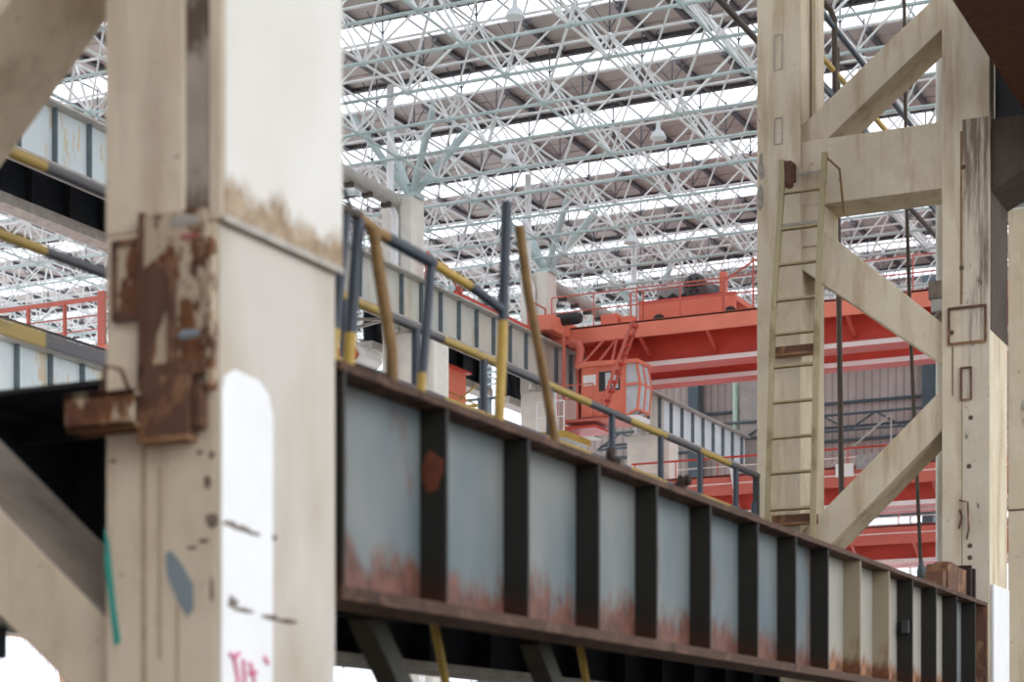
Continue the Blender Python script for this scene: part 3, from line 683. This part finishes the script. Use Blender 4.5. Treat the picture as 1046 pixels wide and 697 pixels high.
for i in (0, 1, 2, 3):
    u = UC[i]
    t = thing('roof_column', cl[i], 'column', (-24.85, u, -1.6), 'pale concrete roof columns')
    B(-25.15, -23.62, u-.42, u+.42, -1.6, 11.53).build('lower_shaft', M['con_pale'], t, bevel=.03)
    mb = MB().box(-25.2, -24.86, u-.35, u+.35, 11.53, 15.1).box(-24.66, -24.32, u-.35, u+.35, 11.53, 15.1).box(-24.86, -24.66, u-.30, u-.2, 11.53, 15.1) if i < 3 else MB().box(-24.9, -24.6, u-.2, u+.2, 11.53, 15.1)
    mb.build('upper_shaft', M['con_pale'], t, bevel=.02)
    MB().tube([(-24.76,u-.42,11.6),(-24.76,u-.42,14.6),(-24.9,u-.42,14.9),(-24.9,u-.42,18.0)], .10, 10).build('downpipe', M['pipe_white'], t, 'white downpipe')
    MB().tube([(-23.9,u-.52,-1.4),(-23.9,u-.52,11.5)], .09, 10).build('downpipe', M['pipe_white'], t, 'white downpipe')
    mb = MB()
    for dv in (-1.2, 1.2):
        for du in (-1, 1): mb.tube([(-24.5, u, 15.15), (-24.5+dv*1.0, u+du*1.0, 17.1)], .10, 8)
    mb.build('branch_strut', M['teal'], t)
    B(-24.75, -24.25, u-.25, u+.25, 15.1, 15.2).build('head_plate', M['teal'], t)

for i, lb in ((0, 'grey longitudinal roof beam ending on the first pale roof column'), (2, 'grey longitudinal roof beam between the second pale column and the crane end')):
    t = thing('roof_beam', lb, 'beam', (-24.8, (UC[i]+UC[i+1])/2, 14.9), 'longitudinal roof beams')
    MB().tube([(-24.8,UC[i]+.4,15.0),(-24.8,UC[i+1]-.4,15.0)], .20, 12).build('beam_tube', M['d1flange'], t)
    for q in range(8): B(-24.92,-24.68,UC[i]+.8+q*.95,UC[i]+.95+q*.95,14.72,14.86).build('hanger_lug', M['dark_brown'], t)
# black handrail on the lower runway and red conductor bar on the upper one
t = thing('runway_handrail', 'thin black handrail on the lower pale girder left of the near column', 'railing', (VD-.2, 33, 8.08))
MB().tube([(VD-.2,27.9,8.53),(VD-.2,40,8.53)], .03, 6).build('rail', M['black'], t)
MB().tube([(VD-.2,27.9,8.30),(VD-.2,40,8.30)], .012, 6).build('rail', M['black'], t)
for i in range(20): MB().tube([(VD-.2,28.1+.62*i,8.08),(VD-.2,28.1+.62*i,8.53)], .018, 6).build('post', M['black'], t)
t = thing('conductor_bar', 'bright red conductor bar along the top of the pale runway girder', 'conductor bar', (VD-.1, 48, 12.78))
MB().bar((VD-.05,46.2,12.98),(VD-.05,51.6,12.98), .06, .09).build('bar', M['red'], t)
for i in range(7): B(VD-.10, VD, 46.3+.85*i, 46.36+.85*i, 12.78, 12.94).build('support', M['red'], t)
MB().box(VD-.12,VD+.02,46.45,46.55,12.95,13.2).tube([(VD-.1,46.0,13.5),(VD-.1,46.5,13.1)], .03, 6).build('end_lug', M['salmon'], t)
t = thing('red_stanchion', 'little orange red stanchion beside the first pale roof column', 'stanchion', (VD-.1, 45.2, 12.78))
MB().tube([(VD-.1,44.7,12.78),(VD-.1,44.7,13.6),(VD-.1,44.8,13.72),(VD-.1,44.9,13.6),(VD-.1,44.9,12.78)], .035, 8).build('hoop', M['orange'], t)
MB().tube([(VD-.1,44.7,13.55),(VD-.1,45.9,13.6)], .03, 8).build('bar', M['orange'], t)

# ------------------------------------------------------------------ cranes
def girder_box(t, v0, v1, u, w, zb, zt, mt, flange):
    B(v0, v1, u, u+w, zb+.06, zt).build('main_girder', mt, t)
    B(v0, v1, u-.08, u+w+.08, zb, zb+.06).build('bottom_flange', mt, t)
    B(v0, v1, u-.12, u-.08, zb-.02, zb+.11).build('flange_edge', flange, t, 'pale flange edge')
def rails(t, v0, v1, u, z, h, step, mt, n=2, r=.025, name='guard_rail'):
    mb = MB()
    for i in range(n): mb.tube([(v0,u,z+h*(i+1)/n),(v1,u,z+h*(i+1)/n)], r, 6)
    mb.build(name, mt, t)
    k = int((v1-v0)/step)
    for i in range(k+1): MB().tube([(v0+step*i,u,z),(v0+step*i,u,z+h)], r, 6).build('rail_post', mt, t)

t = thing('overhead_crane', 'large orange red overhead crane bridge spanning the upper middle of the hall', 'crane', (-16, 54.6, 12.8))
girder_box(t, -23.4, -8.0, 53.4, .8, 12.12, 13.26, M['red'], M['pinkwhite'])
girder_box(t, -23.4, -8.0, 55.9, .7, 12.12, 13.26, M['red'], M['pinkwhite'])
B(-24.4, -8, 52.5, 52.56, 12.80, 13.27).build('fascia', M['orange'], t, 'light orange walkway fascia')
B(-24.1, -8, 52.5, 53.4, 13.22, 13.28).build('walkway', M['orange'], t)
B(-24.05, -21.9, 52.56, 53.3, 12.82, 13.2).build('end_box', M['red'], t)
for i in range(7):
    v = -21.3 + 2.05*i
    MB().bar((v,52.55,12.84),(v,53.4,12.35), .06, .10, (1,0,0)).build('bracket', M['red'], t)
rails(t, -24.1, -8.2, 52.53, 13.28, .95, 1.35, M['salmon'], 2, .022)
rails(t, -23.2, -8.2, 56.7, 13.26, .8, 2.2, M['salmon'], 2, .02)
et = B(-24.28, -23.5, 51.2, 57.6, 12.98, 13.42).build('end_truck', M['orange'], t)
for u in (51.75, 57.0):
    w = MB().lathe((-24.05, u, 13.17), [(.10,-.12),(.34,-.12),(.34,.02),(.38,.02),(.38,.08),(.10,.08)], 20, 0).build('wheel', M['black'], et)
MB().tube([(-24.25,51.2,13.05),(-24.25,51.2,13.9),(-24.25,52.4,13.9),(-24.25,52.4,13.05)], .03, 6).build('guard_hoop', M['salmon'], et)
MB().lathe((-23.35, 52.0, 13.42), [(.16,-.35),(.18,-.3),(.18,.3),(.14,.42)], 14, 0).build('drive_motor', M['black'], et)
MB().box(-22.6,-22.1,52.7,53.1,13.28,13.62).box(-21.95,-21.6,52.7,53.1,13.28,13.5).build('control_box', M['orange'], t)
for v0 in (-22.85, -22.5): pass

t2 = thing('crane_trolley', 'orange hoist trolley with gray machinery on top of the crane bridge', 'trolley', (-19.9, 54.8, 13.28))
B(-21.75, -18.75, 53.55, 53.67, 13.42, 14.05).build('side_frame', M['orange'], t2)
B(-21.75, -18.75, 56.3, 56.42, 13.42, 14.05).build('side_frame', M['orange'], t2)
B(-21.75, -18.75, 53.67, 56.3, 13.85, 14.0).build('deck', M['orange'], t2)
mb = MB().box(-21.75,-18.75,53.5,53.72,14.03,14.08)
mb.build('top_edge', M['red'], t2)
for v in (-21.1, -18.9):
    for u in (53.61, 56.36): MB().lathe((v, u, 13.46), [(.06,-.1),(.2,-.1),(.2,.1),(.06,.1)], 16, 1).build('wheel', M['black'], t2)
dr = MB().lathe((-20.1, 53.8, 14.46), [(.08,0),(.34,0),(.36,.04),(.36,.1),(.30,.1),(.30,1.5),(.36,1.5),(.36,1.6),(.08,1.6)], 28, 1).build('hoist_drum', M['drum'], t2)
mb = MB()
for k in range(6): mb.lathe((-20.1+.21*math.cos(k*math.pi/3), 53.79, 14.46+.21*math.sin(k*math.pi/3)), [(.06,-.01),(.055,.01)], 12, 1)
mb.lathe((-20.1,53.78,14.46), [(.12,-.03),(.1,.01)], 14, 1)
mb.build('flange_hole', M['black'], dr)
mb = MB()
prof = [(-21.35+.05*i, 14.55 + (.05 if i % 2 else 0)) for i in range(19)]
mb.prism([(-21.35,14.02)] + prof + [(-20.45,14.02)], 1, 54.0, 55.2)
mb.build('gearbox', M['grey_machine'], t2)
MB().prism([(-21.3,14.05),(-21.2,14.3),(-21.0,14.18),(-20.8,14.32),(-20.6,14.2),(-20.4,14.3),(-20.2,14.05)], 1, 53.85, 53.98).build('cable_bundle', M['black'], t2)
B(-19.3,-19.12,53.75,53.95,14.08,14.75).build('post', M['orange'], t2)
rails(t2, -21.75, -18.75, 53.60, 14.06, .0001, 9, M['salmon'], 1, .02) if False else None
mb = MB()
for v in (-22.0, -21.6, -19.1, -18.2, -17.9, -17.4): mb.tube([(v,53.55,13.3),(v,53.55,15.0 if v > -18.3 else 14.4)], .03, 6)
mb.tube([(-19.1,53.55,14.4),(-18.2,53.55,14.9),(-17.4,53.55,15.0)], .03, 6).tube([(-22.0,53.55,14.4),(-19.1,53.55,14.4)], .02, 6)
mb.build('guard_post', M['salmon'], t2)

t3 = thing('crane_cab', "orange operator's cab hanging under the left end of the crane", 'crane cab', (-22.3, 52.3, 10.5))
cz0, cz1, cv0, cv1, cu0, cu1 = 10.45, 11.95, -22.97, -21.55, 52.0, 52.9
mb = MB().box(cv0,cv1,cu0,cu0+.05,cz0,cz1).box(cv0,cv0+.05,cu0,cu1,cz0,cz1).box(cv0,cv1,cu1-.05,cu1,cz0,cz1).box(cv0,cv1,cu0,cu1,cz0,cz0+.06)
mb.build('body', M['orange'], t3)
MB().prism([(cv0-.1,cz1),(-21.12,cz1),(-21.12,cz1+.1),(cv0-.1,cz1+.16)], 1, cu0-.1, cu1+.1).build('roof', M['orange'], t3)
# side window in the wall that faces the camera
wnd = B(-22.35, -21.7, cu0-.02, cu0, 11.22, 11.78).build('side_window', M['dark'], t3)
mb = MB().box(-22.15,-21.98,cu0-.026,cu0-.02,11.27,11.74).box(-21.94,-21.74,cu0-.026,cu0-.02,11.27,11.74)
mb.build('pane', M['glass'], wnd)
B(-22.85, -22.45, cu0-.02, cu0, 11.42, 11.72).build('notice', M['white'], t3, 'white blank notice panel')
# slanted glazed front facing the hall
F = lambda v, z: (v, z)
gl = MB()
gl.prism([(cv1-.02,cz1),(-21.18,cz1),(-21.08,11.35),(-21.16,10.62),(cv1-.02,10.45)], 1, cu0+.03, cu1-.03)
glo = gl.build('front_glass', M['glass'], t3, 'slanted glass front')
mb = MB()
for u in (cu0+.02, (cu0+cu1)/2, cu1-.02):
    for a, b in (((-21.18,cz1),(-21.08,11.35)),((-21.08,11.35),(-21.16,10.62)),((-21.16,10.62),(cv1,10.45)),((cv1,cz1),(cv1,10.45))):
        mb.bar((a[0],u,a[1]),(b[0],u,b[1]), .06, .06, (0,1,0))
for v, z in ((-21.08,11.35),(-21.16,10.62)): mb.bar((v,cu0,z),(v,cu1,z), .06, .06)
mb.bar((cv1,cu0,11.35),(-21.08,cu0,11.35), .06, .06)
mb.build('window_frame', M['orange'], t3)
B(-21.6, -21.1, cu0-.1, cu1-.05, 10.32, 10.44).build('front_sill', M['white'], t3)
B(-23.3, -21.6, cu0-.5, cu1, 10.3, 10.38).build('platform', M['salmon'], t3)
B(-23.3, -22.3, cu0-.4, cu1, 10.12, 10.2).build('lower_step', M['red'], t3)
mb = MB()
for u in (51.4, 52.4): mb.bar((-23.2,u,10.1),(-23.2,u,12.9), .07, .07)
mb.bar((-22.4,cu0,cz1+.1),(-22.0,52.52,12.85),.06,.06).bar((-22.9,cu0,cz1+.1),(-22.4,52.52,12.85),.06,.06).bar((-21.95,cu0,cz1+.1),(-22.0,52.52,12.85),.06,.06)
mb.build('hanger', M['salmon'], t3)
mb = MB()
for z in (10.9, 11.3): mb.tube([(-23.3,51.2,z),(-22.2,51.2,z)], .02, 6)
for v in (-23.3,-22.7,-22.2): mb.tube([(v,51.2,10.38),(v,51.2,11.3)], .02, 6)
mb.build('guard_rail', M['salmon'], t3)
MB().tube([(-23.0,52.0,12.05),(-22.95,52.0,12.5),(-23.0,52.0,12.65),(-23.25,52.0,12.7)], .13, 10).build('duct', M['salmon'], t3)
t4 = thing('access_stair', 'steep red ladder stair from the crane walkway down to the cab', 'stair', (-21.8, 51.5, 10.4))
for u in (51.15, 51.5): MB().bar((-20.95,u,12.95),(-22.0,u,10.42), .10, .06, (1,0,0)).build('stringer', M['salmon'], t4)
for i in range(10):
    q = (i+.5)/10; MB().box(-20.95-1.05*q-.10,-20.95-1.05*q+.10,51.17,51.48,12.95-2.53*q-.02,12.95-2.53*q+.02).build('tread', M['red'], t4)

# yellow landing by the column under the cab
t = thing('access_landing', 'small yellow edged landing with thin posts left below the orange cab', 'platform', (-23.0, 51.0, 9.7))
B(-23.6, -22.7, 50.3, 52.1, 9.70, 9.76).build('floor_plate', M['grey_machine'], t)
mb = MB().box(-23.6,-22.7,50.25,50.3,9.66,9.84).box(-22.7,-22.65,50.25,52.1,9.66,9.84)
mb.build('kick_plate', M['yellow'], t)
mb = MB()
for v in (-23.55,-23.1,-22.7): mb.tube([(v,50.3,9.76),(v,50.3,10.7)], .022, 6)
for z in (10.25, 10.7): mb.tube([(-23.55,50.3,z),(-22.7,50.3,z)], .022, 6)
mb.build('guard_rail', M['white_tube'], t)

# lower level cranes on the right
def lower_crane(u, dz, lb, v1):
    t = thing('lower_crane', lb, 'crane', (-15, u+1.2, 8.3+dz), 'faded red lower cranes')
    girder_box(t, -23.5, v1, u+.8, .7, 8.36+dz, 9.45+dz, M['red'], M['pinkwhite'])
    girder_box(t, -23.5, v1, u+1.95, .6, 8.36+dz, 9.45+dz, M['red'], M['pinkwhite'])
    B(-23.8, v1, u, u+.06, 8.90+dz, 9.52+dz).build('fascia', M['salmon'], t, 'faded walkway fascia')
    B(-23.8, v1, u, u+.8, 9.47+dz, 9.53+dz).build('walkway', M['salmon'], t)
    B(-24.2, -23.4, u-.6, u+3.6, 8.5+dz, 9.0+dz).build('end_truck', M['salmon'], t)
    for i in range(8):
        v = -22.5 + 2.1*i
        MB().bar((v,u+.05,8.95+dz),(v,u+.8,8.5+dz), .07, .10, (1,0,0)).build('bracket', M['salmon'], t)
    mb = MB().tube([(-23.8,u+.03,10.08+dz),(v1,u+.03,10.08+dz)], .035, 6)
    mb.build('handrail', M['red'], t)
    MB().tube([(-23.8,u+.03,9.80+dz),(v1,u+.03,9.80+dz)], .02, 6).build('handrail', M['pinkwhite'], t)
    for i in range(11): MB().tube([(-23.7+1.4*i,u+.03,9.53+dz),(-23.7+1.4*i,u+.03,10.08+dz)], .025, 6).build('rail_post', M['salmon'], t)
    MB().tube([(-23.8,u-.02,9.25+dz),(v1,u-.02,9.25+dz)], .02, 6).build('conduit', M['pinkwhite'], t)
    return t
lower_crane(58.0, 0, 'faded red crane low behind the ladder and the lower right diagonal', -9)
lower_crane(64.0, -1.08, 'faded red crane beam lowest in the gap left of the right leg', -12)
simple(B(-17.05,-16.5,57.9,57.97,9.2,9.6), 'white_notice', M['white'], 'small white blank board on the faded red crane, right of the ladder', 'board')
simple(B(-16.4,-15.7,57.9,57.97,9.4,9.85), 'mesh_panel', M['grey_machine'], 'pale grey mesh panel on the faded red crane behind the lower diagonal', 'panel')
simple(MB().prism([(-20.45,9.75),(-20.15,9.75),(-20.2,9.3),(-20.32,9.02)], 1, 57.86, 57.93), 'white_rag', M['white'], 'white rag hanging on the faded red crane by the last railing posts', 'rag')

# crane in the side bay, left of the near column
t = thing('side_crane', 'orange red crane with tall guard rails behind the black handrail, far left', 'crane', (-34, 34.8, 8.1))
B(-50, -24.6, 34.0, 34.7, 8.3, 9.35).build('main_girder', M['orange'], t)
B(-50, -24.6, 35.6, 36.2, 8.3, 9.2).build('main_girder', M['orange'], t)
B(-24.9, -24.3, 33.2, 37.0, 8.14, 8.6).build('end_truck', M['orange'], t)
MB().bar((-50,34.0,10.36),(-24.6,34.0,10.36), .06, .09).build('handrail', M['salmon'], t)
mb = MB()
for z in (9.7, 10.0): mb.tube([(-50,34.0,z),(-24.6,34.0,z)], .015, 6)
mb.build('guard_wire', M['salmon'], t)
for i in range(16):
    v = -27.2 + 1.9*.5 - 1.0*i
    B(v-(.09 if i % 3 == 0 else .025), v+(.09 if i % 3 == 0 else .025), 33.96, 34.04, 9.35, 10.5 if i % 3 == 0 else 10.36).build('rail_post', M['salmon'], t)

# little red cab under the rear runway
t = thing('hanging_cab', 'small red cab under the pale runway girder, left of the tall post', 'crane cab', (-25.4, 50, 10.2))
B(-26.6, -25.35, 47.9, 49.4, 10.3, 11.5).build('body', M['orange'], t)
fr = B(-26.62, -26.05, 47.86, 47.9, 10.55, 11.35).build('window_frame', M['white'], t)
B(-26.55, -26.1, 47.84, 47.86, 10.62, 11.28).build('pane', M['glass'], fr)
mb = MB()
for a, b in (((-25.98,11.0),(-25.4,11.0)),((-25.98,11.3),(-25.4,11.3)),((-25.98,11.0),(-25.98,11.4)),((-25.4,11.0),(-25.4,11.4)),((-25.7,11.0),(-25.7,11.4))): mb.bar((a[0],47.85,a[1]),(b[0],47.85,b[1]),.05,.05)
mb.build('grille', M['red'], t)
B(-26.7, -25.2, 47.8, 49.5, 11.5, 11.56).build('roof', M['red'], t)
mb = MB().box(-25.3,-24.4,48.2,48.3,10.3,10.38).bar((-25.3,48.2,10.3),(-24.4,48.2,10.9),.04,.04).bar((-25.3,48.2,10.8),(-24.4,48.2,10.35),.04,.04)
mb.build('side_bracket', M['yellow'], t)
t = thing('red_cabin', 'red and white rounded cabin end beside the near column, under the bent posts', 'cabin', (-26.5, 44.6, 10.8))
MB().prism([(-27.1,10.85),(-25.75,10.85),(-25.62,11.0),(-25.65,11.22),(-25.85,11.38),(-27.1,11.42)], 1, 44.25, 45.1).build('shell', M['white'], t, bevel=.04)
MB().prism([(-27.05,10.98),(-25.95,10.98),(-25.85,11.1),(-25.9,11.22),(-26.05,11.32),(-27.05,11.36)], 1, 44.21, 44.25).build('red_panel', M['red'], t)
# wind truss and posts against the end wall
t = thing('wind_truss', 'blue grey horizontal lattice truss low on the brown cladding at right', 'truss', (-12, 69.8, 12.6))
for u, z in ((69.6,12.75),(69.95,12.95),(69.6,13.35)): MB().tube([(-30,u,z),(-9,u,z)], .05, 8).build('chord', M['steel_blue'], t)
mb = MB()
for i in range(10): mb.tube([(-30+2*i,69.6,12.75),(-29+2*i,69.6,13.35)], .04, 6).tube([(-29+2*i,69.6,13.35),(-28+2*i,69.6,12.75)], .04, 6)
mb.build('lacing', M['steel_blue'], t)
mb = MB()
for v in (-18.4, -13.0): mb.tube([(v,69.5,13.2),(v-2.6,69.5,11.2)], .04, 6).tube([(v,69.5,13.2),(v,69.5,11.0)], .035, 6)
mb.build('knee_brace', M['d1flange'], t)
simple(B(-24.2,-22.8,69.65,70.35,-1.6,15.0), 'concrete_pier', plain('grey_pier', (.38,.35,.33), .9, var=.2), 'grey brown concrete pier left of the ladder, in front of the cladding', 'pier', bevel=.03)
simple(MB().tube([(-24.45,69.9,-1.6),(-24.45,69.9,15.4)], .12, 12), 'green_pipe', plain('pale_green_pipe', (.50,.66,.56), .5), 'pale green vertical pipe beside the grey pier', 'pipe')

# ------------------------------------------------------------------ light, sky, camera
w = bpy.data.worlds.new('overcast'); bpy.context.scene.world = w; w.use_nodes = True
bg = w.node_tree.nodes['Background']; bg.inputs[0].default_value = (.97,.975,1.0,1); bg.inputs[1].default_value = 2.0
def sun(name, energy, direction, angle, col):
    l = bpy.data.lights.new(name, 'SUN'); l.energy = energy; l.angle = math.radians(angle); l.color = col
    o = bpy.data.objects.new(name, l); C.objects.link(o)
    o.rotation_euler = Vector(direction).to_track_quat('-Z', 'Y').to_euler(); o.location = (10, 0, 30)
sun('hazy_sun', .35, (-.80, .42, -.45), 30, (1, .97, .92))

F_PX, HORIZON = 1995.0, 796.0
cam = bpy.data.cameras.new('camera'); co = bpy.data.objects.new('camera', cam); C.objects.link(co)
cam.sensor_width = 36; cam.lens = F_PX/1046*36; cam.shift_y = (HORIZON-348.5)/1046
co.location = (0, 0, H); co.rotation_euler = (math.radians(90), 0, math.radians(25.8135))
cam.clip_end = 500
cam.dof.use_dof = True; cam.dof.focus_distance = 32; cam.dof.aperture_fstop = 1.8
S = bpy.context.scene; S.camera = co
vs = S.view_settings
S.display_settings.display_device = 'sRGB'; vs.view_transform = 'Standard'; vs.look = 'None'; vs.gamma = 1; vs.use_curve_mapping = False; vs.exposure = 0.32
try:
    S.cycles.use_denoising = True; S.cycles.max_bounces = 8; S.cycles.diffuse_bounces = 4; S.cycles.transparent_max_bounces = 12
except Exception: pass
